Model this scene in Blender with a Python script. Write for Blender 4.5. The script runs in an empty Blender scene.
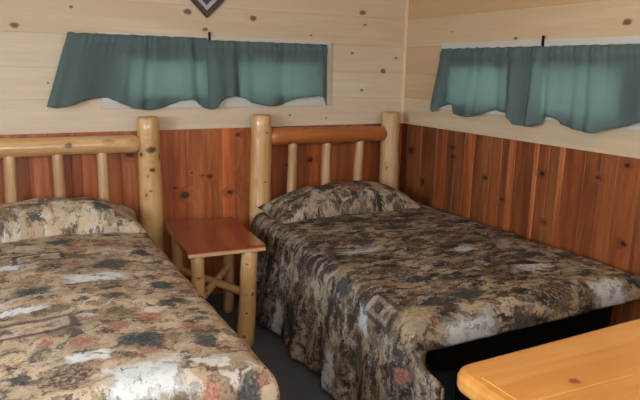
import bpy, math, random
from mathutils import Vector, Matrix, noise

scene = bpy.context.scene
COL = scene.collection
PI = math.pi
BACK, RIGHT, LEFT, CEIL, FRONT = 3.85, 2.745, -1.7, 2.36, -1.3

def srgb(r, g, b):
    f = lambda c: (c/255/12.92) if c/255 <= .04045 else ((c/255+.055)/1.055)**2.4
    return (f(r), f(g), f(b), 1)

# ------------------------------------------------------------------ meshes
class MB:
    """Collects vertices (with a grain coordinate and a tint) and faces."""
    def __init__(s):
        s.v=[]; s.f=[]; s.gc=[]; s.tint=[]; s.uv=[]
    def add(s, co, gc=(0,0,0), tint=(1,1,1), uv=(0,0)):
        s.v.append(tuple(co)); s.gc.append(tuple(gc)); s.tint.append((*tint,1)); s.uv.append(uv)
        return len(s.v)-1
    def build(s, name, mat, parent=None, smooth=False, origin=None):
        m = bpy.data.meshes.new(name)
        o0 = Vector(origin) if origin else Vector((0,0,0))
        m.from_pydata([tuple(Vector(c)-o0) for c in s.v], [], s.f)
        a = m.attributes.new('gc','FLOAT_VECTOR','POINT')
        a.data.foreach_set('vector',[c for g in s.gc for c in g])
        t = m.attributes.new('tint','FLOAT_COLOR','POINT')
        t.data.foreach_set('color',[c for g in s.tint for c in g])
        u = m.uv_layers.new(name='UVMap')
        for l in m.loops: u.data[l.index].uv = s.uv[l.vertex_index]
        m.materials.append(mat)
        for p in m.polygons: p.use_smooth = smooth
        m.update()
        import bmesh
        bm = bmesh.new(); bm.from_mesh(m); bmesh.ops.recalc_face_normals(bm, faces=bm.faces); bm.to_mesh(m); bm.free()
        o = bpy.data.objects.new(name, m); COL.objects.link(o)
        o.location = o0
        if parent:
            o.parent = parent
            o.location = o0 - parent.location
        return o

def tag(o, label=None, cat=None, group=None, kind=None):
    if label: o['label']=label
    if cat: o['category']=cat
    if group: o['group']=group
    if kind: o['kind']=kind
    return o

def empty(name, loc, label, cat, group=None):
    o = bpy.data.objects.new(name, None); COL.objects.link(o)
    o.location = loc; o.empty_display_size=.1
    return tag(o, label, cat, group)

def hexa(mb, pts, gcs, tint):
    i = [mb.add(p,g,tint) for p,g in zip(pts,gcs)]
    for f in ((0,1,2,3),(7,6,5,4),(0,4,5,1),(1,5,6,2),(2,6,7,3),(3,7,4,0)):
        mb.f.append(tuple(i[k] for k in f))

def box(mb, x0,x1,y0,y1,z0,z1, grain='x', tint=(1,1,1), off=(0,0,0)):
    pts=[(x0,y0,z0),(x1,y0,z0),(x1,y1,z0),(x0,y1,z0),(x0,y0,z1),(x1,y0,z1),(x1,y1,z1),(x0,y1,z1)]
    def g(p):
        x,y,z=p
        q={'x':(z,y,x),'y':(x,z,y),'z':(x,y,z)}[grain]
        return (q[0]+off[0],q[1]+off[1],q[2]+off[2])
    hexa(mb, pts, [g(p) for p in pts], tint)

def board(mb, frame, u0,u1,v0,v1, d, thick, grain, tint, off, bev=.004, bevsides='v'):
    """A board with chamfered front edges. frame(u,v,d)->world; d is the front face, d+thick the back."""
    bu = bev if 'u' in bevsides else 0
    bv = bev if 'v' in bevsides else 0
    ring=[(u0,v0),(u1,v0),(u1,v1),(u0,v1)]
    inner=[(u0+bu,v0+bv),(u1-bu,v0+bv),(u1-bu,v1-bv),(u0+bu,v1-bv)]
    def gc(u,v,dd):
        q=(v,dd,u) if grain=='u' else (u,dd,v)
        return (q[0]+off[0],q[1]+off[1],q[2]+off[2])
    A=[mb.add(frame(u,v,d),gc(u,v,d),tint) for u,v in inner]
    B=[mb.add(frame(u,v,d+bev),gc(u,v,d+bev),tint) for u,v in ring]
    Cc=[mb.add(frame(u,v,d+thick),gc(u,v,d+thick),tint) for u,v in ring]
    mb.f.append(tuple(A))
    mb.f.append(tuple(reversed(Cc)))
    for k in range(4):
        n=(k+1)%4
        mb.f.append((A[k],A[n],B[n],B[k])); mb.f.append((B[k],B[n],Cc[n],Cc[k]))

def log(mb, p0, p1, r0, r1, seed=0, nseg=18, nr=16, cham=.012, bump=.06, wob=.006, tint=(1,1,1), knobs=2):
    """A peeled pole: tapered, slightly crooked, chamfered at its sawn ends."""
    rnd = random.Random(seed)
    p0=Vector(p0); p1=Vector(p1); ax=(p1-p0); L=ax.length; ax.normalize()
    up = Vector((0,0,1)) if abs(ax.z)<.9 else Vector((0,1,0))
    e1=ax.cross(up).normalized(); e2=ax.cross(e1)
    off=Vector((rnd.uniform(0,50),rnd.uniform(0,50),rnd.uniform(0,50)))
    kn=[(rnd.uniform(.15,.85),rnd.uniform(0,2*PI)) for _ in range(knobs)]
    ts=[0, cham/L]+[cham/L+(1-2*cham/L)*k/nr for k in range(1,nr)]+[1-cham/L,1]
    rings=[]
    for k,t in enumerate(ts):
        r=r0+(r1-r0)*t
        if k in (0,len(ts)-1): r=max(r-cham*.7,r*.6)
        cen=p0+ax*(L*t)
        w=noise.noise_vector(Vector((t*L*2.2,seed*3.1,0)))*wob*math.sin(PI*t)
        ring=[]
        for s in range(nseg):
            a=2*PI*s/nseg
            dx,dy=math.cos(a),math.sin(a)
            n=noise.noise(Vector((dx*1.3,dy*1.3,t*L*3))+off)
            rr=r*(1+bump*n)
            for kt,ka in kn:
                da=(a-ka+PI)%(2*PI)-PI
                rr+=r*.13*math.exp(-((t-kt)*L/.022)**2-(da/.35)**2)
            p=cen+(e1*dx+e2*dy)*rr+e1*w.x+e2*w.y
            ring.append(mb.add(p,(off.x+dx*rr,off.y+dy*rr,off.z+t*L),tint))
        rings.append(ring)
    for a,b in zip(rings,rings[1:]):
        for s in range(nseg):
            n=(s+1)%nseg
            mb.f.append((a[s],a[n],b[n],b[s]))
    mb.f.append(tuple(rings[0])); mb.f.append(tuple(reversed(rings[-1])))

# --------------------------------------------------------------- materials
def newmat(name):
    m=bpy.data.materials.new(name); m.use_nodes=True
    nt=m.node_tree; nt.nodes.clear()
    out=nt.nodes.new('ShaderNodeOutputMaterial')
    b=nt.nodes.new('ShaderNodeBsdfPrincipled')
    nt.links.new(b.outputs[0],out.inputs[0])
    return m,nt,b,out

class NT:
    def __init__(s,nt): s.nt=nt
    def n(s,t,**kw):
        x=s.nt.nodes.new(t)
        for k,v in kw.items(): setattr(x,k,v)
        return x
    def link(s,a,b): s.nt.links.new(a,b)
    def math(s,op,a,b=None,c=None,clamp=False):
        x=s.n('ShaderNodeMath',operation=op,use_clamp=clamp)
        for i,v in enumerate((a,b,c)):
            if v is None: continue
            if isinstance(v,(int,float)): x.inputs[i].default_value=v
            else: s.link(v,x.inputs[i])
        return x.outputs[0]
    def vmath(s,op,a,b=None):
        x=s.n('ShaderNodeVectorMath',operation=op)
        for i,v in enumerate((a,b)):
            if v is None: continue
            if isinstance(v,(tuple,list,Vector)): x.inputs[i].default_value=v
            else: s.link(v,x.inputs[i])
        return x.outputs['Value'] if op in('LENGTH','DISTANCE') else x.outputs[0]
    def mix(s,fac,a,b,blend='MIX'):
        x=s.n('ShaderNodeMix',data_type='RGBA',blend_type=blend)
        for sock,v in ((x.inputs[0],fac),(x.inputs[6],a),(x.inputs[7],b)):
            if isinstance(v,(int,float)): sock.default_value=v
            elif isinstance(v,(tuple,list)): sock.default_value=v
            else: s.link(v,sock)
        return x.outputs[2]
    def noise(s,vec,scale,detail=3,rough=.55,dist=0):
        x=s.n('ShaderNodeTexNoise'); x.inputs['Scale'].default_value=scale
        x.inputs['Detail'].default_value=detail; x.inputs['Roughness'].default_value=rough
        x.inputs['Distortion'].default_value=dist
        s.link(vec,x.inputs['Vector']); return x
    def smooth(s,v,a,b):           # smoothstep a->b gives 0->1
        x=s.n('ShaderNodeMapRange',interpolation_type='SMOOTHSTEP')
        s.link(v,x.inputs[0]); x.inputs[1].default_value=a; x.inputs[2].default_value=b
        return x.outputs[0]
    def attr(s,name):
        return s.n('ShaderNodeAttribute',attribute_name=name)

def wood(name, light, dark, knot, rough=.5, knots=(), knot_scale=(6,6,2.6), knot_amt=.5, coat=0, fibre=1., knot_r=.19, spec=.5):
    m,nt,b,out=newmat(name); T=NT(nt)
    gc=T.attr('gc').outputs['Vector']
    tint=T.attr('tint').outputs['Color']
    pos=T.n('ShaderNodeNewGeometry').outputs['Position']
    # knots scattered by cells
    kv=T.vmath('MULTIPLY',gc,knot_scale)
    kd=T.noise(gc,14,2)
    kv=T.vmath('ADD',kv,T.vmath('MULTIPLY',T.vmath('SUBTRACT',kd.outputs['Color'],(.5,.5,.5)),(.25,.25,.25)))
    vo=T.n('ShaderNodeTexVoronoi',feature='F1'); vo.inputs['Scale'].default_value=1
    T.link(kv,vo.inputs['Vector'])
    sep=T.n('ShaderNodeSeparateColor'); T.link(vo.outputs['Color'],sep.inputs[0])
    on=T.math('LESS_THAN',sep.outputs[0],knot_amt)
    d=vo.outputs['Distance']
    kmask=T.math('MULTIPLY',T.math('SUBTRACT',1,T.smooth(d,knot_r*.45,knot_r)),on)
    near=T.math('MULTIPLY',T.math('SUBTRACT',1,T.smooth(d,knot_r*.8,knot_r*2.8)),on)
    # knots at given places
    if knots:
        dn=T.noise(pos,22,2)
        pd=T.vmath('ADD',pos,T.vmath('MULTIPLY',T.vmath('SUBTRACT',dn.outputs['Color'],(.5,.5,.5)),(.022,.022,.022)))
        for (x,y,z,r) in knots:
            q=T.vmath('SUBTRACT',pd,(x,y,z))
            q=T.vmath('MULTIPLY',q,(1,1,1.5))
            L=T.vmath('LENGTH',q)
            kmask=T.math('MAXIMUM',kmask,T.math('SUBTRACT',1,T.smooth(L,r*.5,r)))
            near=T.math('MAXIMUM',near,T.math('SUBTRACT',1,T.smooth(L,r*.8,r*2.6)))
    # grain, bending round the knots
    gv=T.vmath('MULTIPLY',gc,(1,1,.07))
    wv=T.n('ShaderNodeCombineXYZ'); T.link(T.math('MULTIPLY',near,.05),wv.inputs[0]); T.link(T.math('MULTIPLY',near,.03),wv.inputs[1])
    gv=T.vmath('ADD',gv,wv.outputs[0])
    n1=T.noise(gv,16,3,.5,.6); n2=T.noise(gv,75,3,.6)
    f=T.math('ADD',T.math('MULTIPLY',n1.outputs['Fac'],.7),T.math('MULTIPLY',n2.outputs['Fac'],.45*fibre))
    f=T.smooth(f,.36,.80)
    c=T.mix(f,dark,light)
    big=T.noise(T.vmath('MULTIPLY',gc,(1,1,.25)),3.5,2)
    c=T.mix(T.math('MULTIPLY',T.smooth(big.outputs['Fac'],.35,.7),.35),c,dark)
    c=T.mix(T.math('MULTIPLY',near,.45),c,dark)
    c=T.mix(T.math('MULTIPLY',kmask,.88),c,knot)
    c=T.mix(1.,c,tint,'MULTIPLY')
    T.link(c,b.inputs['Base Color'])
    b.inputs['Roughness'].default_value=rough
    b.inputs['Specular IOR Level'].default_value=spec
    b.inputs['Coat Weight'].default_value=coat
    b.inputs['Coat Roughness'].default_value=.12
    bp=T.n('ShaderNodeBump'); bp.inputs['Strength'].default_value=.12; bp.inputs['Distance'].default_value=.004
    T.link(n2.outputs['Fac'],bp.inputs['Height']); T.link(bp.outputs[0],b.inputs['Normal'])
    return m

def plain(name,col,rough=.6,metal=0,spec=.5):
    m,nt,b,out=newmat(name); T=NT(nt)
    g=T.n('ShaderNodeTexCoord').outputs['Object']
    n=T.noise(g,30,3)
    c=T.mix(T.math('MULTIPLY',n.outputs['Fac'],.25),col,tuple([x*.7 for x in col[:3]]+[1]))
    T.link(c,b.inputs['Base Color'])
    b.inputs['Roughness'].default_value=rough; b.inputs['Metallic'].default_value=metal
    b.inputs['Specular IOR Level'].default_value=spec
    return m

SLATE=srgb(48,54,58); PALE=srgb(212,216,214); RUST=srgb(148,88,72); BROWN=srgb(62,46,38); OLIVE=srgb(92,84,58); CREAM=srgb(200,178,142)
KEY={'d':SLATE,'w':PALE,'r':RUST,'b':BROWN,'o':OLIVE,'c':CREAM}
def print_fabric(name, motifs, frames, density=.5, gain=1.0, layers=(), aniso=.8):
    """Lodge bedspread print: tan ground, leaf speckle, tree clumps, small scenes and outlined panels (UV in metres)."""
    m,nt,b,out=newmat(name); T=NT(nt)
    uv=T.n('ShaderNodeUVMap',uv_map='UVMap').outputs[0]
    dn=T.noise(uv,16,4,.7)
    dv=T.vmath('MULTIPLY',T.vmath('SUBTRACT',dn.outputs['Color'],(.5,.5,.5)),(.13,.13,0))
    wu=T.vmath('ADD',uv,dv)
    dn2=T.noise(uv,60,3,.7)
    wuf=T.vmath('ADD',wu,T.vmath('MULTIPLY',T.vmath('SUBTRACT',dn2.outputs['Color'],(.5,.5,.5)),(.035,.035,0)))
    g=T.noise(wu,5,3)
    c=T.mix(T.smooth(g.outputs['Fac'],.3,.7),srgb(164,142,116),srgb(196,176,148))
    # printed leaves, bark and brush: overlapping soft-edged layers
    sh=.10*(density-.40)
    for k,(sc,off,lo,hi,col,st) in enumerate(layers):
        lv=T.noise(T.vmath('ADD',T.vmath('MULTIPLY',wuf,(aniso,1.15 if k%2 else .9,1)),(*off,0)),sc,4,.6,.3)
        d_=sh if sum(col[:3])<.6 else sh*.4
        c=T.mix(T.math('MULTIPLY',T.smooth(lv.outputs['Fac'],lo-d_,hi-d_),st),c,col)
    # placed motifs
    fine=T.noise(uv,70,3,.6).outputs['Fac']
    wfine=T.noise(T.vmath('MULTIPLY',wuf,(.5,1,1)),34,3,.6).outputs['Fac']
    for (x,y,rx,ry,k) in motifs:
        q=T.vmath('MULTIPLY',T.vmath('SUBTRACT',wuf,(x,y,0)),(1/rx,1/ry,0))
        if k=='w':    # a little scene: squarish
            ab=T.vmath('ABSOLUTE',q); sp=T.n('ShaderNodeSeparateXYZ'); T.link(ab,sp.inputs[0])
            L=T.math('MAXIMUM',sp.outputs[0],sp.outputs[1])
        else: L=T.vmath('LENGTH',q)
        mask=T.math('SUBTRACT',1,T.smooth(L,.62,1.08))
        alt=srgb(112,122,126) if k=='w' else (srgb(86,92,92) if k=='d' else (srgb(186,140,116) if k=='r' else srgb(168,144,124) if k=='b' else srgb(130,120,90)))
        cc=T.mix(T.smooth(wfine if k=='w' else fine,.5 if k=='w' else .42,.68),KEY[k],alt)
        c=T.mix(T.math('MULTIPLY',mask,.88),c,cc)
    for (x,y,rx,ry,th) in frames:   # outlined panels
        q=T.vmath('ABSOLUTE',T.vmath('SUBTRACT',T.vmath('ADD',uv,T.vmath('MULTIPLY',dv,(.3,.3,0))),(x,y,0)))
        sp=T.n('ShaderNodeSeparateXYZ'); T.link(q,sp.inputs[0])
        L=T.math('MAXIMUM',T.math('SUBTRACT',sp.outputs[0],rx),T.math('SUBTRACT',sp.outputs[1],ry))
        A=T.math('ABSOLUTE',L)
        c=T.mix(T.math('MULTIPLY',T.math('SUBTRACT',1,T.smooth(A,th*.8,th*1.7)),.7),c,srgb(66,58,60))
        A2=T.math('ABSOLUTE',T.math('ADD',L,th*2.6))
        c=T.mix(T.math('MULTIPLY',T.math('SUBTRACT',1,T.smooth(A2,th*.8,th*1.6)),.3),c,srgb(200,186,176))
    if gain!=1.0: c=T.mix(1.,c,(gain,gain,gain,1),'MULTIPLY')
    T.link(c,b.inputs['Base Color'])
    b.inputs['Roughness'].default_value=.8
    b.inputs['Specular IOR Level'].default_value=.25
    bp=T.n('ShaderNodeBump'); bp.inputs['Strength'].default_value=.35; bp.inputs['Distance'].default_value=.01
    q1=T.noise(uv,13,3,.6)
    T.link(q1.outputs['Fac'],bp.inputs['Height']); T.link(bp.outputs[0],b.inputs['Normal'])
    return m

# ------------------------------------------------------------- wood kinds
backknots=[(.126,3.85,1.744,.032),(.425,3.85,1.856,.016),(1.093,3.85,1.867,.033),(1.205,3.85,1.768,.022),(1.528,3.85,1.854,.03),
 (2.282,3.85,1.653,.018),(2.363,3.85,1.932,.034),(2.383,3.85,1.851,.016),(2.552,3.85,1.531,.034),(2.376,3.85,1.393,.017),
 (1.952,3.85,1.758,.014),(1.799,3.85,1.223,.014),(2.083,3.85,1.196,.010),(2.663,3.85,1.628,.018),(.28,3.85,1.43,.012),
 (2.745,2.026,1.793,.03),(2.745,2.745,1.74,.018),(2.745,3.328,1.797,.014)]
M_pine=wood('pale_pine_boards',srgb(214,198,174),srgb(202,179,150),srgb(96,72,58),.55,backknots,knot_amt=.0,fibre=.6,spec=.35)
wk=[(1.05,3.858,.715,.042),(.985,3.858,.767,.02),(1.173,3.858,.834,.014),(1.10,3.858,.86,.013),(1.22,3.858,.83,.026),(1.359,3.858,.711,.03),(1.42,3.858,1.10,.022),(.712,3.858,.996,.034),(1.965,3.858,.90,.035),(1.79,3.858,.872,.025),(2.659,3.858,.783,.02),(2.753,3.243,.965,.032),(2.753,3.56,.735,.028),(2.753,2.919,.873,.026),(2.753,2.755,.767,.022),(2.753,2.46,.974,.026),(2.753,2.09,1.013,.022),(2.753,2.061,.568,.018),(2.753,1.901,.705,.024),(2.753,2.412,.70,.018),(2.753,1.935,1.104,.024),(2.753,3.728,.951,.04),(2.753,3.25,1.03,.03)]
M_wains=wood('stained_knotty_pine_boards',srgb(194,112,58),srgb(128,64,32),srgb(38,22,18),.42,wk,knot_scale=(5,5,2.4),knot_amt=.12,fibre=.85,knot_r=.15,coat=.15)
M_log=wood('peeled_log_wood',srgb(222,182,126),srgb(184,138,86),srgb(58,36,26),.38,[(.80,3.665,1.05,.042),(.80,3.665,.925,.026),(.75,3.70,1.02,.022),(.79,3.665,.80,.012),(.345,3.68,1.09,.028),(1.55,3.665,1.13,.013),(1.53,3.665,.80,.012),(1.138,2.979,.49,.013),(1.13,2.979,.31,.014),(1.142,2.979,.21,.012),(1.128,2.979,.07,.015),(.878,3.006,.44,.013)],knot_scale=(13,13,9),knot_amt=.26,coat=.5,knot_r=.17)
M_log2=wood('pale_pole_wood',srgb(212,176,128),srgb(166,124,82),srgb(80,52,34),.5,knot_scale=(15,15,9),knot_amt=.16,coat=.1,knot_r=.2)
M_rail=wood('amber_rail_wood',srgb(192,118,58),srgb(152,84,40),srgb(70,36,20),.42,knot_scale=(9,9,6),knot_amt=.25,coat=.2,knot_r=.2)
M_stand=wood('red_brown_varnished_wood',srgb(156,76,38),srgb(118,48,24),srgb(60,28,18),.25,knot_amt=.1,coat=.6,fibre=.8)
tk=[(1.277,.967,.761,.02),(1.63,.99,.761,.009)]
M_table=wood('golden_varnished_pine',srgb(226,168,92),srgb(202,136,64),srgb(136,76,34),.3,tk,knot_amt=.06,coat=.5,fibre=.7,knot_scale=(4,4,2))
M_white=plain('white_window_paint',srgb(198,193,180),.5)
M_dark=plain('shaded_mattress_cloth',srgb(20,15,13),.95,0,.05)  # near-black: the shade below the bedspread foot is put into the cloth colour
M_black=plain('black_metal',srgb(22,22,24),.4,.6)

# ------------------------------------------------------------ room shell
fb=lambda u,v,d:(u,BACK+d,v)          # back wall: u=x
fr=lambda u,v,d:(RIGHT+d,u,v)         # right wall: u=y
fl=lambda u,v,d:(LEFT-d,u,v)          # left wall: u=y
def cut(u0,u1,v0,v1,hole):
    if not hole or hole[1]<=u0 or hole[0]>=u1 or hole[3]<=v0 or hole[2]>=v1: return [(u0,u1,v0,v1)]
    r=[]; a,b,c,d=hole
    if a>u0: r.append((u0,a,v0,v1))
    if b<u1: r.append((b,u1,v0,v1))
    a=max(a,u0); b=min(b,u1)
    if c>v0: r.append((a,b,v0,c))
    if d<v1: r.append((a,b,d,v1))
    return r
ZB=[1.144,1.337,1.52,1.708,1.905,2.09,2.275,CEIL]
def upper(name, frame, u0,u1, hole, tints, seed):
    rnd=random.Random(seed); mb=MB()
    for k,(a,b) in enumerate(zip(ZB,ZB[1:])):
        off=(rnd.uniform(0,30),rnd.uniform(0,30),rnd.uniform(0,30))
        for (p,q,r,s) in cut(u0,u1,a,b,hole):
            board(mb,frame,p,q,r,s,0,.09,'u',tints[k%len(tints)],off,.0025)
    return tag(mb.build(name,M_pine),kind='structure')
def wains(name, frame, seams, parent, seed, tones):
    rnd=random.Random(seed); mb=MB()
    for k,(a,b) in enumerate(zip(seams,seams[1:])):
        t=tones[k] if k<len(tones) else rnd.uniform(.72,1.22)
        w=rnd.uniform(-.22,.22)
        tint=(t*(1+w*.3),t*(1-w*.2),t*(1-w*.6))
        if seed==6: tint=tuple(1.12*q for q in tint)
        board(mb,frame,a,b,0,1.144,.008,.08,'v',tint,(rnd.uniform(0,30),rnd.uniform(0,30),rnd.uniform(0,30)),.0025,'u')
    return tag(mb.build(name,M_wains,parent),kind='structure')

HB=(.70,1.99,1.357,1.56); HR=(1.99,3.28,1.335,1.56)
wb=upper('wall_back',fb,LEFT-.09,RIGHT+.09,HB,[(1.03,1.03,1.05),(1.03,1.03,1.05),(1.0,.99,1.0),(.96,.92,.87),(.98,.94,.88)],1)
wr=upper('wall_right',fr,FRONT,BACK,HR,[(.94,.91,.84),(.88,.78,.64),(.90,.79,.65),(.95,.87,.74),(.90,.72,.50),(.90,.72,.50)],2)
wl=upper('wall_left',fl,FRONT,BACK,(.2,1.8,.9,2.1),[(1,1,1)],3)
ff=lambda u,v,d:(u,FRONT-d,v)
wf=upper('wall_front',ff,LEFT-.09,RIGHT+.09,(-1.5,1.3,1.15,2.15),[(1,1,1)],9)
rnd=random.Random(5)
sb=[LEFT-.09]
while sb[-1]<.2: sb.append(sb[-1]+rnd.uniform(.11,.17))
sb=[s for s in sb if s<.15]+[.25,.37,.43,.545,.655,.77,.89,1.069,1.202,1.31,1.395,1.53,1.687,1.80,1.95,2.08,2.205,2.33,2.465,2.6,RIGHT+.09]
wains('wainscot',fb,sb,wb,6,[])
sr=[BACK+.09,3.78,3.607,3.432,3.32,3.228,3.13,3.039,2.96,2.882,2.79,2.725,2.678,2.53,2.50,2.42,2.349,2.315,2.178,2.08,1.986,1.86]
while sr[-1]>FRONT: sr.append(sr[-1]-rnd.uniform(.09,.16))
tones=[.42,.6,.50,.78,.50,.58,.82,.52,.66,.74,.58,1.2,.56,1.15,.66,.60,1.12,.56,.66,.74,.7]  # board tones vary; the right wall's dimmer light is put into them too
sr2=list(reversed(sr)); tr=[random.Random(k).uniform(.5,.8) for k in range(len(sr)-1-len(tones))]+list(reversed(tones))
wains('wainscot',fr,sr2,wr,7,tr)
sl=[FRONT]
while sl[-1]<BACK: sl.append(sl[-1]+.13)
wains('wainscot',ff,[LEFT-.09+.1476*k for k in range(32)],wf,11,[])
wains('wainscot',fl,sl[:-1]+[BACK],wl,8,[])

mc,nt,b,out=newmat('dark_blue_carpet'); T=NT(nt)
pos=T.n('ShaderNodeNewGeometry').outputs['Position']
n=T.noise(pos,160,3,.7); n0=T.noise(pos,9,3)
c=T.mix(n.outputs['Fac'],srgb(62,64,70),srgb(112,114,122)); c=T.mix(T.math('MULTIPLY',n0.outputs['Fac'],.3),c,srgb(64,66,72))
T.link(c,b.inputs['Base Color']); b.inputs['Roughness'].default_value=.95; b.inputs['Specular IOR Level'].default_value=.1
bp=T.n('ShaderNodeBump'); bp.inputs['Strength'].default_value=.4; bp.inputs['Distance'].default_value=.004
T.link(n.outputs['Fac'],bp.inputs['Height']); T.link(bp.outputs[0],b.inputs['Normal'])
mb=MB(); box(mb,LEFT-.09,RIGHT+.09,FRONT,BACK+.09,-.08,0,'x'); tag(mb.build('floor',mc),kind='structure')
mb=MB(); rnd=random.Random(4)
x=LEFT-.09
while x<RIGHT+.08:
    box(mb,x,min(x+.188,RIGHT+.09),FRONT,BACK+.09,CEIL,CEIL+.06,'y',(1,.97,.92),(rnd.uniform(0,30),rnd.uniform(0,30),rnd.uniform(0,30))); x+=.19
tag(mb.build('ceiling',M_pine),kind='structure')
mb=MB(); box(mb,RIGHT-.014,RIGHT,BACK-.014,BACK,1.144,CEIL,'z',(1.22,1.18,1.12),(3,7,1)); tag(mb.build('trim_1',M_pine),kind='structure')

# windows: white casing, two lights with a mullion, glass
mg,nt,b,out=newmat('window_glass'); b.inputs['Base Color'].default_value=(.95,.98,.98,1); b.inputs['Roughness'].default_value=.02
b.inputs['Transmission Weight'].default_value=1; b.inputs['IOR'].default_value=1.02
def window(name, frame, o0,o1, h):
    a,bb,c,d=h
    mb=MB()
    def fb_(u0,u1,v0,v1,d0,d1):
        P=[frame(u0,v0,d0),frame(u1,v0,d0),frame(u1,v1,d0),frame(u0,v1,d0),frame(u0,v0,d1),frame(u1,v0,d1),frame(u1,v1,d1),frame(u0,v1,d1)]
        hexa(mb,P,[(0,0,0)]*8,(1,1,1))
    z0,z1=1.285,1.725
    fb_(o0,o1,d,z1,-.022,.06); fb_(o0,o1,z0,c,-.022,.06)
    fb_(o0,a,c,d,-.022,.06); fb_(bb,o1,c,d,-.022,.06)
    m=(a+bb)/2+(-.02 if name=='window_1' else .02)
    fb_(m-.10,m+.10,c,d,.0,.05)
    w=mb.build(name,M_white); tag(w,kind='structure')
    mb=MB()
    for u0,u1 in ((a,m-.10),(m+.10,bb)):
        P=[frame(u0,c,.025),frame(u1,c,.025),frame(u1,d,.025),frame(u0,d,.025),frame(u0,c,.031),frame(u1,c,.031),frame(u1,d,.031),frame(u0,d,.031)]
        hexa(mb,P,[(0,0,0)]*8,(1,1,1))
    g=mb.build('glass_pane',mg,w); tag(g,kind='structure')
window('window_1',fb,.56,2.10,HB)
window('window_2',fr,1.84,3.40,HR)

# ---------------------------------------------------------------- curtains
mcur,nt,b,out=newmat('teal_curtain_cloth'); T=NT(nt)
uv=T.n('ShaderNodeUVMap',uv_map='UVMap').outputs[0]
n=T.noise(T.vmath('MULTIPLY',uv,(60,6,1)),1,3)
w=T.noise(uv,500,2)
c=T.mix(n.outputs['Fac'],srgb(112,128,129),srgb(130,147,145)); c=T.mix(T.math('MULTIPLY',w.outputs['Fac'],.3),c,srgb(98,118,120))
T.link(c,b.inputs['Base Color']); b.inputs['Roughness'].default_value=.85; b.inputs['Specular IOR Level'].default_value=.2
tl=T.n('ShaderNodeBsdfTranslucent'); T.link(T.mix(.5,c,srgb(196,216,200)),tl.inputs['Color'])
mx=T.n('ShaderNodeMixShader'); mx.inputs[0].default_value=.55
T.link(b.outputs[0],mx.inputs[1]); T.link(tl.outputs[0],mx.inputs[2]); T.link(mx.outputs[0],out.inputs[0])

LB=[(0.257,1.301),(0.303,1.292),(0.351,1.299),(0.395,1.31),(0.45,1.33),(0.511,1.345),(0.589,1.349),(0.628,1.334),(0.667,1.313),(0.748,1.283),(0.83,1.272),(0.916,1.286),(0.972,1.307),(1.029,1.328),(1.093,1.34),(1.125,1.327),(1.15,1.302),(1.182,1.28),(1.215,1.273),(1.248,1.282),(1.282,1.326),(1.329,1.348),(1.384,1.354),(1.446,1.344),(1.494,1.311),(1.594,1.291),(1.667,1.29),(1.725,1.299),(1.755,1.316),(1.785,1.332),(1.883,1.348),(1.991,1.355),(2.031,1.341),(2.051,1.313),(2.064,1.285)]
RB=[(3.452,1.292),(3.393,1.262),(3.353,1.299),(3.29,1.316),(3.239,1.326),(3.212,1.262),(3.121,1.252),(3.048,1.255),(2.979,1.267),(2.926,1.283),(2.875,1.302),(2.832,1.314),(2.755,1.305),(2.712,1.29),(2.673,1.273),(2.65,1.242),(2.563,1.236),(2.512,1.244),(2.469,1.256),(2.444,1.289),(2.426,1.311),(2.376,1.305),(2.33,1.296),(2.304,1.274),(2.257,1.265),(2.204,1.257),(2.141,1.25),(2.087,1.248),(2.045,1.267),(1.988,1.283),(1.924,1.297),(1.86,1.32),(1.82,1.33),(1.78,1.31)]
def interp(pts,u):
    sgn=1 if pts[-1][0]>pts[0][0] else -1
    for (a,za),(b,zb) in zip(pts,pts[1:]):
        if (u-a)*sgn>=-1e-9 and (u-b)*sgn<=1e-9:
            t=(u-a)/(b-a); t=t*t*(3-2*t)*.5+t*.5
            return za+(zb-za)*t
    return pts[-1][1] if (u-pts[-1][0])*sgn>0 else pts[0][1]
def curtain(name, frame, pts, bu0,bu1, tu0,tu1, ztop, seed, gather, label, dist):
    """A gathered valance: hangs from the rod, bottom hem follows its own scallops."""
    mb=MB(); NX,NZ=150,26
    for i in range(NX+1):
        s=i/NX
        bu=bu0+(bu1-bu0)*s; tu=tu0+(tu1-tu0)*s
        zb=interp(pts,bu)
        L=abs(tu1-tu0)
        fold=0
        x=s*L
        k=1-abs(s-gather) ; k=k**3
        ph=x*48+2.6*noise.noise(Vector((x*5,seed,0)))*2
        ph2=x*21+4*noise.noise(Vector((x*3,seed+9,0)))
        zt=ztop+.0015*math.sin(x*70+seed)+.004*noise.noise(Vector((x*30,seed,4)))
        for j in range(NZ+1):
            t=j/NZ
            tt=t**1.0
            u=tu+(bu-tu)*tt
            z=zt+(zb-zt)*tt
            amp=.004+.010*t
            d=amp*(.5+.9*k)*math.sin(ph)+(.004+.014*t)*math.sin(ph2)
            if t<.22: d+=.010*math.exp(-((t-.10)/.06)**2)     # round the rod
            if .16<t<.22: d-=.005
            d+=.0022*max(0,1-t*2.2)*math.sin(x*150+5*noise.noise(Vector((x*9,seed,2))))
            d=-(dist+d)
            mb.add(frame(u,z,d),(0,0,0),(1,1,1),(x*1.6,t*.45))
    for i in range(NX):
        for j in range(NZ):
            a=i*(NZ+1)+j
            mb.f.append((a,a+NZ+1,a+NZ+2,a+1))
    o=mb.build(name,mcur,smooth=True,origin=frame((tu0+tu1)/2,1.5,-dist))
    sm=o.modifiers.new('solid','SOLIDIFY'); sm.thickness=.0025; sm.offset=0
    return tag(o,label,'curtain','gathered teal window curtains')
curtain('curtain',fb,LB,.257,1.228,.393,1.20,1.714,1,.97,'teal gathered curtain with flaring free edge, above the bed with the yellow top rail',.050)
curtain('curtain',fb,LB,1.205,2.064,1.19,2.048,1.702,2,.03,'teal gathered curtain beside the corner wall, above the bed with the orange top rail',.061)
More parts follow.
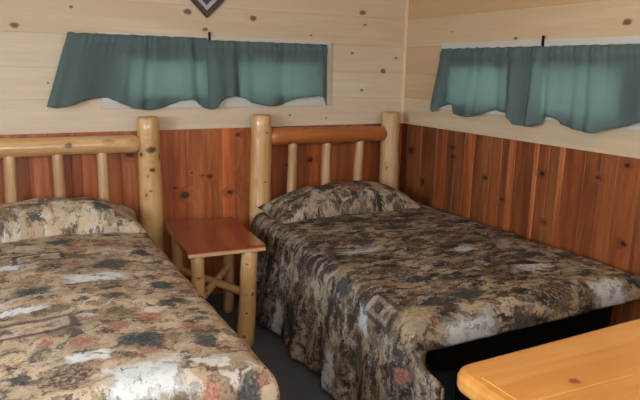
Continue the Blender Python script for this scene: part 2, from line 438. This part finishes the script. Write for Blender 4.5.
curtain('curtain',fr,RB,3.452,2.50,3.358,2.54,1.687,3,.95,'teal gathered curtain on the side wall, panel nearer the room corner',.050)
curtain('curtain',fr,RB,2.56,1.78,2.55,1.82,1.686,4,.05,'teal gathered curtain on the side wall, panel cut off by the right frame edge',.061)
def rod(frame,u0,u1,z,ub,zt,label):
    r=empty('curtain_rod',frame(ub,z,-.07),label,'curtain rod','rods carrying the teal curtains')
    mb=MB(); log(mb,frame(u0,z,-.035),frame(u1,z,-.035),.005,.005,3,10,4,.002,0,0,knobs=0); mb.build('rod',M_white,r,True)
    mb=MB()
    for (uu,w,z0,z1,d0,d1) in ((ub,.0075,z-.03,zt,-.0285,-.022),(ub,.006,z-.005,z+.005,-.034,-.026)):
        P=[frame(a,c,d) for d in (d0,d1) for a,c in ((uu-w,z0),(uu+w,z0),(uu+w,z1),(uu-w,z1))]
        hexa(mb,P,[(0,0,0)]*8,(1,1,1))
    tag(mb.build('bracket',M_black,r),'black metal bracket')
rod(fb,.42,2.03,1.672,1.225,1.752,'curtain rod with black bracket showing below the diamond frame on the back wall')
rod(fr,3.33,1.82,1.655,2.515,1.745,'curtain rod with black bracket showing on the right side wall')

# ------------------------------------------------------------ wall picture
pf=empty('picture_frame',(1.215,BACK-.012,2.046),'dark diamond-shaped frame hung above the curtains on the back wall','picture')
def dia(mb,r_out,r_in,y0,y1):
    cx,cz=1.215,2.046
    if r_in<=0:
        A=[mb.add((cx+dx*r_out,y0,cz+dz*r_out)) for dx,dz in ((0,-1),(1,0),(0,1),(-1,0))]
        B=[mb.add((cx+dx*r_out,y1,cz+dz*r_out)) for dx,dz in ((0,-1),(1,0),(0,1),(-1,0))]
        mb.f.append(tuple(A)); mb.f.append(tuple(reversed(B)))
        for k in range(4): mb.f.append((A[k],A[(k+1)%4],B[(k+1)%4],B[k]))
        return
    R=[]
    for r,y in ((r_out,y1),(r_out,y0+.004),(r_out-.006,y0),(r_in+.006,y0),(r_in,y0+.004),(r_in,y1)):
        R.append([mb.add((cx+dx*r,y,cz+dz*r),(dx*r,y,dz*r)) for dx,dz in ((0,-1),(1,0),(0,1),(-1,0))])
    for a,b in zip(R,R[1:]+R[:1]):
        for k in range(4): mb.f.append((a[k],a[(k+1)%4],b[(k+1)%4],b[k]))
mb=MB(); dia(mb,.210,.168,BACK-.026,BACK-.001); mb.build('frame',wood('dark_frame_wood',srgb(70,56,50),srgb(44,36,34),srgb(30,24,22),.4,knot_amt=0),pf)
mb=MB(); dia(mb,.170,.130,BACK-.014,BACK-.001); mb.build('mat_border',plain('pale_mat',srgb(176,172,170)),pf)
mb=MB(); dia(mb,.132,.098,BACK-.016,BACK-.001); mb.build('inner_border',plain('charcoal_border',srgb(64,60,64)),pf)
mb=MB(); dia(mb,.10,0,BACK-.012,BACK-.001); mb.build('picture_panel',plain('grey_panel',srgb(112,112,118)),pf)

# -------------------------------------------------------------------- beds
def bed(xp_l,xp_r,spx,rail_z,rail_r,rail_mat,mx0,mx1,yf,seed,label,postmat):
    y=3.73; cx=(xp_l+xp_r)/2
    root=empty('log_bed',(cx,y,0),label,'bed','log beds with spindle headboards')
    for k,(x,lean) in enumerate(((xp_l,.0),(xp_r,.0))):
        mb=MB(); log(mb,(x-.012 if k==0 else x,y,0),(x,y,1.24),.078,.066,seed+k,22,22,.014,.07,.012,knobs=3)
        mb.build('bed_post',postmat[k],root,True)
    mb=MB(); log(mb,(xp_l+.05,y,rail_z),(xp_r-.05,y,rail_z-.008),rail_r,rail_r*.96,seed+3,20,20,.03,.05,.008,knobs=3); mb.build('top_rail',rail_mat,root,True)
    mb=MB(); log(mb,(xp_l+.04,y,.42),(xp_r-.04,y,.42),.05,.048,seed+4,16,10,.02); mb.build('bottom_rail',rail_mat,root,True)
    for k,x in enumerate(spx):
        mb=MB(); log(mb,(x,y,.40),(x,y,rail_z-rail_r*.6),.036,.031,seed+10+k,14,14,.006,.10,.012,knobs=3); mb.build('spindle',M_log2,root,True)
    for x in (mx0+.07,mx1-.07):
        mb=MB(); log(mb,(x,yf+.32,.25),(x,y-.03,.25),.05,.05,seed+20,14,10,.02); mb.build('side_rail',M_rail,root,True)
    mb=MB(); log(mb,(mx0+.08,yf+.34,.25),(mx1-.08,yf+.34,.25),.045,.045,seed+22,14,10,.02); mb.build('foot_rail',M_rail,root,True)
    for x in (mx0+.09,mx1-.09):
        mb=MB(); log(mb,(x,yf+.34,0),(x,yf+.34,.31),.05,.05,seed+23,14,6,.01); mb.build('foot_leg',M_rail,root,True)
    mb=MB(); box(mb,mx0+.10,mx1+.02,yf+.05,yf+.075,.03,.298,'x'); mb.build('foot_shade_panel',M_shade_panel,root)  # added dark sheet, standing in for the shade under the bed foot
    return root
M_shade_panel=plain('dark_shade_panel',srgb(26,20,18),.9,0,.1)
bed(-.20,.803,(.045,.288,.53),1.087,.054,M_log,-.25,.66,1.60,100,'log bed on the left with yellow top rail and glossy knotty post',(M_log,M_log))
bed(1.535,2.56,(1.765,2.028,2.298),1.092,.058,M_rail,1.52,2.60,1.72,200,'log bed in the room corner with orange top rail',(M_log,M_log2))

def mattress(x0,x1,y0,y1,z0,z1,label):
    mb=MB(); N=24
    rings=[]
    def rr(x0,x1,y0,y1,r,z):
        out=[]
        for cx,cy,a0 in ((x1-r,y1-r,0),(x0+r,y1-r,90),(x0+r,y0+r,180),(x1-r,y0+r,270)):
            for k in range(7):
                a=math.radians(a0+k*15); out.append(mb.add((cx+r*math.cos(a),cy+r*math.sin(a),z)))
        return out
    for ins,z in ((.03,z0),(.004,z0+.02),(0,z0+.05),(0,z1-.05),(.004,z1-.02),(.03,z1)):
        rings.append(rr(x0+ins,x1-ins,y0+ins,y1-ins,.08,z))
    n=len(rings[0])
    for a,b in zip(rings,rings[1:]):
        for k in range(n): mb.f.append((a[k],a[(k+1)%n],b[(k+1)%n],b[k]))
    mb.f.append(tuple(reversed(rings[0]))); mb.f.append(tuple(rings[-1]))
    return tag(mb.build('mattress',M_dark,smooth=True,origin=((x0+x1)/2,(y0+y1)/2,z0)),label,'mattress','mattresses on the log beds')
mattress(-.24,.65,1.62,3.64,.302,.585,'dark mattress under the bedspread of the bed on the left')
mattress(1.53,2.655,1.81,3.64,.302,.545,'mattress darkened as shade, showing below the bedspread foot behind the golden table')

def spread(name,x0,x1,yh,yf,zt,dl,dr,dfoot,mat,label,skew_l=0,flare_l=(0,0),flare_r=(0,0),R=.07,crown=.02,seed=0,foldamp=.022,side_ext=0):
    """Bedspread: cloth coordinates across (s) and along (t), rounded over the mattress edges."""
    mb=MB()
    def drop(a,flare):
        q=PI*R/2
        if a<=q: return R*math.sin(a/R), R*(1-math.cos(a/R))
        e=a-q
        return R+e*math.sin(flare), R+e*math.cos(flare)
    W=x1-x0
    ss=[]
    NL,NC,NR=34,46,30
    ss+= [-dl+dl*k/NL for k in range(NL)]+[W*k/NC for k in range(NC+1)]+[W+dr*(k+1)/NR for k in range(NR)]
    Lr=yh-yf
    NT_,NF=84,12
    tts=[Lr*k/NT_ for k in range(NT_+1)]+[Lr+dfoot*(k+1)/NF for k in range(NF)]
    for s in ss:
        for t in tts:
            if t>Lr: t=Lr+(t-Lr)*(1+side_ext*min(1,max(0,-s-.01)/.09))
            fr_=min(1,t/Lr)
            a=max(0,-s); b2=max(0,s-W); c=max(0,t-Lr)
            xl=x0-skew_l*fr_
            fl_=flare_l[0]+(flare_l[1]-flare_l[0])*fr_; frr=flare_r[0]+(flare_r[1]-flare_r[0])*fr_
            hl,vl=drop(a,fl_); hr,vr=drop(b2,frr); hf,vf=drop(c,0.02)
            sx=min(max(s,0),W)/W
            x=xl+(x1-xl)*sx-hl+hr
            k_=min(1,max(0,a-.02)/.09) if side_ext else 0
            y=yh-min(t,Lr)-(hf*(1-k_)+c*k_)
            v=max(vl,vr)
            if v>R and c>0:  vf*=max(0,1-(v-R)/.08)
            z=zt-math.sqrt(v*v+vf*vf)
            e=max(a,b2)
            if e>0:
                k=min(1,max(0,(e-.08)/.35))
                ph=t*15+1.8*noise.noise(Vector((t*3,seed,0)))+ (1.3 if b2 else 0)
                w=foldamp*k*(math.sin(ph)+.5*math.sin(2.3*ph+1))
                x+= -w if a>0 else (w*.6 if side_ext==0 else -abs(w)*.5)
                y+= foldamp*.5*k*math.cos(ph)
            nz=noise.noise(Vector((x*5,y*5,seed)))*.008+noise.noise(Vector((x*14,y*12,seed+3)))*.004
            inside=min(1,min(max(s,0),max(W-s,0))/.2) if 0<=s<=W else 0
            z+=nz+crown*(1-(2*sx-1)**2)*(1 if c==0 else max(0,1-c/.08))
            if z<.012: z=.012+.004*abs(math.sin(t*9))
            mb.add((x,y,z),uv=(x0+s,yh-t))
    n=len(tts)
    for i in range(len(ss)-1):
        for j in range(n-1):
            a=i*n+j
            mb.f.append((a,a+n,a+n+1,a+1))
    o=mb.build(name,mat,smooth=True,origin=((x0+x1)/2,(yh+yf)/2,zt))
    sm=o.modifiers.new('solid','SOLIDIFY'); sm.thickness=.012; sm.offset=1
    return tag(o,label,'bedspread','lodge print bedspreads')

def pillow(name,x0,x1,y0,y1,zb,h,mat,label,seed,uvo,tilt=.0,pw=2.6):
    mb=MB(); NX,NY=48,30
    cx,cy=(x0+x1)/2,(y0+y1)/2
    top=[];bot=[]
    for i in range(NX+1):
        for j in range(NY+1):
            u=-1+2*i/NX; v=-1+2*j/NY
            # pinch the outline between the four corners
            px=u*(1-.05*(1-v*v)); py=v*(1-.07*(1-u*u))
            q=max(0,1-abs(u)**pw)**.62*max(0,1-abs(v)**2.3)**.62
            x=cx+px*(x1-x0)/2; y=cy+py*(y1-y0)/2
            nz=noise.noise(Vector((x*6,y*6,seed)))*.02*q+noise.noise(Vector((x*15,y*15,seed)))*.007*q
            zt_=zb+tilt*max(0,v)+h*q+nz
            zl=zb+tilt*max(0,v)*.6-.012*q
            edge=(i in(0,NX) or j in(0,NY))
            a=mb.add((x,y,zt_),uv=(x+uvo[0],y*1.15+uvo[1])); top.append(a)
            bot.append(a if edge else mb.add((x,y,zl),uv=(x+uvo[0]+2,y+uvo[1])))
    for i in range(NX):
        for j in range(NY):
            a=i*(NY+1)+j
            mb.f.append((top[a],top[a+NY+1],top[a+NY+2],top[a+1]))
            mb.f.append((bot[a+1],bot[a+NY+2],bot[a+NY+1],bot[a]))
    o=mb.build(name,mat,smooth=True,origin=(cx,cy,zb))
    return tag(o,label,'pillow','pillows in the lodge print')

LAY_TAN=((6,(3,1),.54,.66,srgb(120,102,84),.7),(11,(9,4),.56,.66,srgb(112,106,82),.65),(12,(1,12),.56,.64,srgb(150,98,80),.75),
 (13,(5,5),.555,.63,srgb(66,66,68),.88),(16,(15,2),.57,.66,srgb(204,196,188),.75),(21,(41,7),.56,.64,srgb(84,62,54),.8),(30,(2,21),.55,.65,srgb(60,50,46),.65),(46,(31,7),.55,.68,srgb(180,156,124),.4))
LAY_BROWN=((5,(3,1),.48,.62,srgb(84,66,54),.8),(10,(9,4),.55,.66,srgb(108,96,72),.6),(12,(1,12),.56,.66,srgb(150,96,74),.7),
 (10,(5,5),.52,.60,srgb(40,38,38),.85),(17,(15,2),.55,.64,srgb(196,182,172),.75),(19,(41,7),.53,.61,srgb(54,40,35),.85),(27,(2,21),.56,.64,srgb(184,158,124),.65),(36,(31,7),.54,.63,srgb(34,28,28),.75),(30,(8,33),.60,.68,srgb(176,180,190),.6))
ML=[(.36,1.915,.085,.08,'d'),(.33,1.675,.12,.075,'w'),(.40,2.77,.10,.07,'d'),(.31,2.60,.14,.05,'w'),(.21,3.2,.06,.05,'d'),(.40,3.36,.10,.03,'w'),
 (.42,3.14,0.045,0.038,'r'),(.07,2.52,.08,.05,'d'),(.13,2.32,.07,.04,'o'),(.08,2.02,0.026,0.022,'r'),(.19,1.97,0.038,0.030,'r'),(.26,2.02,.04,.035,'b'),
 (.19,1.86,.07,.04,'w'),(.13,1.75,.08,.075,'b'),(0,1.80,.03,.04,'d'),(-.04,1.95,.08,.04,'c'),(.55,2.42,.05,.05,'d'),(.52,2.21,.04,.04,'d'),
 (.55,1.97,0.045,0.038,'r'),(.56,1.84,.05,.06,'d'),(.53,1.70,.07,.025,'w'),(.41,1.58,.04,.05,'o'),(.49,1.58,0.038,0.045,'r'),(.61,1.56,.05,.06,'d'),
 (.02,2.35,.10,.03,'w'),(.34,2.2,.05,.05,'o'),(.15,2.81,.06,.05,'b'),(.42,2.12,0.053,0.038,'r'),(.57,2.94,.05,.06,'d'),(-.02,2.9,.08,.05,'w'),(.27,2.95,.07,.04,'o')]
FL=[(.02,2.17,.16,.06,.010),(.12,2.98,.10,.05,.008)]
MR_=[(1.71,1.64,.13,.10,'w'),(2.46,1.66,.10,.12,'w'),(1.81,1.89,.11,.07,'d'),(2.2,2.41,.06,.04,'w'),(1.72,2.62,.12,.035,'w'),(1.79,2.74,.09,.05,'d'),
 (1.45,2.3,.05,.08,'d'),(1.73,2.22,.07,.05,'b'),(2.32,2.03,.10,.03,'w'),(2.12,2.94,.10,.06,'d'),(1.54,1.83,.08,.07,'c'),(2.18,1.78,.10,.06,'b'),
 (1.78,3.22,.08,.04,'d'),(2.0,2.2,.10,.05,'b'),(2.3,2.7,.09,.05,'b'),(2.45,2.2,.08,.06,'d'),(1.6,2.95,.08,.05,'b'),(2.0,2.6,.12,.05,'b'),(1.95,1.68,.06,.06,'d'),(2.15,1.62,.08,.06,'c'),
 (1.00,3.02,.12,.05,'w'),(1.03,2.32,.11,.04,'w'),(1.38,2.08,.07,.05,'w'),(1.28,1.76,0.038,0.030,'r'),(1.35,2.73,.10,.06,'b'),(1.3,2.4,.08,.05,'d'),(1.15,2.6,.1,.05,'b'),
 (1.2,2.1,.09,.04,'o'),(1.1,2.85,.1,.05,'d'),(1.25,3.2,.1,.05,'d'),(1.4,3.1,.07,.05,'b')]
FR=[(1.46,1.98,.05,.10,.008)]
F_left=print_fabric('lodge_print_tan',ML,FL,.5,1.0,LAY_TAN,.75)
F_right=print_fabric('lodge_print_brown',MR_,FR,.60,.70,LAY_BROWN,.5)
spread('bedspread',-.20,.640,3.66,1.66,.625,.46,.46,.22,F_left,'tan lodge print bedspread on the bed with the yellow top rail',R=.065,crown=.03,seed=1,foldamp=.006,side_ext=0)
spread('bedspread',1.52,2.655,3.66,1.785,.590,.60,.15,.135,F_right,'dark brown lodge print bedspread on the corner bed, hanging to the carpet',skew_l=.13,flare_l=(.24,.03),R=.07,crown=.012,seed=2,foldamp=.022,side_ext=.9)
PL=print_fabric('lodge_print_pillow_tan',[(.47,3.95,.06,.05,'d'),(-.02,3.98,0.060,0.022,'r'),(.20,4.02,.05,.05,'b'),(.10,3.99,.05,.04,'o'),(.35,4.02,.05,.04,'b'),(-.03,3.93,.05,.02,'o')],[(.27,4.17,.12,.028,.009)],.5,1.0,LAY_TAN,.8)
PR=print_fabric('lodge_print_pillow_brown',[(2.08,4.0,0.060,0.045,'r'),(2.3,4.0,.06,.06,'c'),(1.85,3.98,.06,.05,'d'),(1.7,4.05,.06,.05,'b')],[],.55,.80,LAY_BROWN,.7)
pillow('pillow',-.30,.70,3.33,3.675,.635,.185,PL,'lodge print pillow humped at the head of the bed with the yellow top rail',3,(0,0),.05)
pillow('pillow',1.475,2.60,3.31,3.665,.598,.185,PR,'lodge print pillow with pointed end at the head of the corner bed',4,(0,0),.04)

# -------------------------------------------------------------- nightstand
ns=empty('nightstand',(1.06,3.30,0),'small log nightstand with glossy red-brown top between the two beds','nightstand')
rot=math.radians(-4)
def NSP(x,y,z):
    c,s=math.cos(rot),math.sin(rot)
    return (1.06+x*c-y*s,3.30+x*s+y*c,z)
mb=MB(); rnd=random.Random(8)
xs=[-.222,-.112,0,.105,.205]
for a,b in zip(xs,xs[1:]):
    t=rnd.uniform(.92,1.06)
    board(mb,lambda u,v,d:NSP(u,v,.60-d),a,b,-.33,.345,0,.036,'v',(t,t,t),(rnd.uniform(0,9),rnd.uniform(0,9),rnd.uniform(0,9)),.0012,'u')
mb.build('top',M_stand,ns)
mb=MB(); board(mb,lambda u,v,d:NSP(u,v+d,.566+0*d) if False else NSP(u,-.342+d,v),-.219,.202,.566,.586,0,.012,'u',(1,1,1),(2,3,4),.004)
tag(mb.build('edge_strip',M_log2,ns),'pale front edge strip')
for k,(x,y,rb,rt) in enumerate(((-.155,-.27,.039,.038),(.112,-.27,.052,.045),(.145,.24,.036,.034),(-.165,.22,.036,.034))):
    mb=MB(); p=NSP(x-(.012 if k==1 else 0),y,0); q=NSP(x*1.02+(.02 if k==1 else 0),y,.566); log(mb,p,q,rb,rt,300+k,16,14,.006,.07,.008,knobs=3); mb.build('leg',M_log2 if k==2 else M_log,ns,True)
for k,(a,b) in enumerate((((-.17,.22,.33),(.13,-.27,.30)),((-.165,-.27,.29),(.155,.24,.31)))):
    mb=MB(); log(mb,NSP(*a),NSP(*b),.024,.022,320+k,12,10,.006,.08,.008,knobs=1); mb.build('stretcher',M_log,ns,True)

# ------------------------------------------------------------------- table
tb=empty('table',(1.53,.80,0),'golden varnished pine table with rounded corner in the foreground','table')
mb=MB()
X0,X1,Y0,Y1=1.012,2.10,.42,1.178
def outline(ins):
    r=.055-ins*.5; o=[]
    for cx,cy,a0 in ((X1-.05,Y1-.05,0),(X0+r+ins+.03,Y1-r-ins+.0,90),(X0+.05,Y0+.05,180),(X1-.05,Y0+.05,270)):
        rad=.05-ins if cx!=X0+r+ins+.03 else r
        for k in range(9):
            a=math.radians(a0+k*90/8)
            ex=1.15 if cx==X0+r+ins+.03 else 1
            o.append((cx+rad*math.cos(a)*(ex if math.cos(a)<0 else 1),cy+rad*math.sin(a)))
    return o
rings=[]
for ins,z in ((.016,.704),(.004,.708),(0,.718),(0,.742),(.005,.755),(.018,.761)):
    rings.append([mb.add((x,y,z),(y*1.0+3,z,x+5)) for x,y in outline(ins)])
n=len(rings[0])
for a,b in zip(rings,rings[1:]):
    for k in range(n): mb.f.append((a[k],a[(k+1)%n],b[(k+1)%n],b[k]))
mb.f.append(tuple(reversed(rings[0])))
# the top planks, sunk inside the border edge by a shallow groove
mb.f.append(tuple(rings[-1]))
sk=lambda u,v,d:(u,v-.06*(u-1.07),.7635-d)
for k,(a,b,t) in enumerate(((.945,1.092,1.0),(.80,.945,.94),(.645,.80,1.04),(.49,.645,.97))):
    board(mb,sk,1.068,2.04,a,b,0,.004,'u',(t,t*.98,t*.95),(k*3.7,1,k*5.1),.0035,'uv')
mb.build('tabletop',M_table,tb)
for k,(x,y) in enumerate(((1.12,1.02),(1.98,1.02),(1.98,.55),(1.12,.55))):
    mb=MB(); log(mb,(x,y,0),(x,y,.704),.055,.048,400+k,16,14,.01,.06,.008); mb.build('leg',M_log,tb,True)
mb=MB(); box(mb,1.12,1.98,1.0,1.03,.60,.704,'x'); box(mb,1.12,1.98,.54,.57,.60,.704,'x'); box(mb,1.105,1.135,.56,1.01,.60,.704,'y'); box(mb,1.965,1.995,.56,1.01,.60,.704,'y')
mb.build('apron',M_table,tb)

# ------------------------------------------------------------------ lights
w=bpy.data.worlds.new('daylight'); scene.world=w; w.use_nodes=True
bg=w.node_tree.nodes['Background']; bg.inputs[0].default_value=(.80,.90,1.0,1); bg.inputs[1].default_value=3.4
def area(name,loc,target,size,power,col,sy=None):
    l=bpy.data.lights.new(name,'AREA'); l.energy=power; l.color=col; l.size=size
    if sy: l.shape='RECTANGLE'; l.size_y=sy
    o=bpy.data.objects.new(name,l); COL.objects.link(o); o.location=loc
    o.rotation_euler=(Vector(target)-Vector(loc)).to_track_quat('-Z','Y').to_euler(); return o
area('unseen_window_daylight',(LEFT-.02,1.0,1.5),(1.0,1.6,.9),1.5,66,(.76,.88,1.0),1.1)  # unseen left wall opening, added for the cooler light on that side
area('front_opening_fill',(-.1,FRONT-.02,1.65),(.6,2.5,.9),2.7,20,(.9,.95,1.0),.95)  # unseen opening behind the camera, added to fill the room with ambient light
l=bpy.data.lights.new('ceiling_lamp','POINT'); l.energy=13; l.color=(1,.82,.60); l.shadow_soft_size=.15
o=bpy.data.objects.new('ceiling_lamp',l); COL.objects.link(o); o.location=(1.9,.7,2.15)
l=bpy.data.lights.new('camera_flash','POINT'); l.energy=20; l.color=(1,.98,.96); l.shadow_soft_size=.04
o=bpy.data.objects.new('camera_flash',l); COL.objects.link(o); o.location=(-.03,-.02,1.64)

# ------------------------------------------------------------------ camera
cam=bpy.data.cameras.new('camera'); co=bpy.data.objects.new('camera',cam); COL.objects.link(co)
cam.sensor_width=36; cam.lens=609/640*36; cam.clip_start=.02
p,r,yaw=map(math.radians,(12.3,1.13,28))
F=Vector((math.sin(yaw)*math.cos(p),math.cos(yaw)*math.cos(p),-math.sin(p)))
R0=Vector((math.cos(yaw),-math.sin(yaw),0)); U0=R0.cross(F)
Rv=R0*math.cos(r)+U0*math.sin(r); U=-R0*math.sin(r)+U0*math.cos(r)
Mx=Matrix((Rv,U,-F)).transposed().to_4x4(); Mx.translation=(0,0,1.55)
co.matrix_world=Mx
scene.camera=co
vs=scene.view_settings
vs.view_transform='Standard'; vs.look='None'; vs.exposure=.3; vs.gamma=1; vs.use_curve_mapping=False
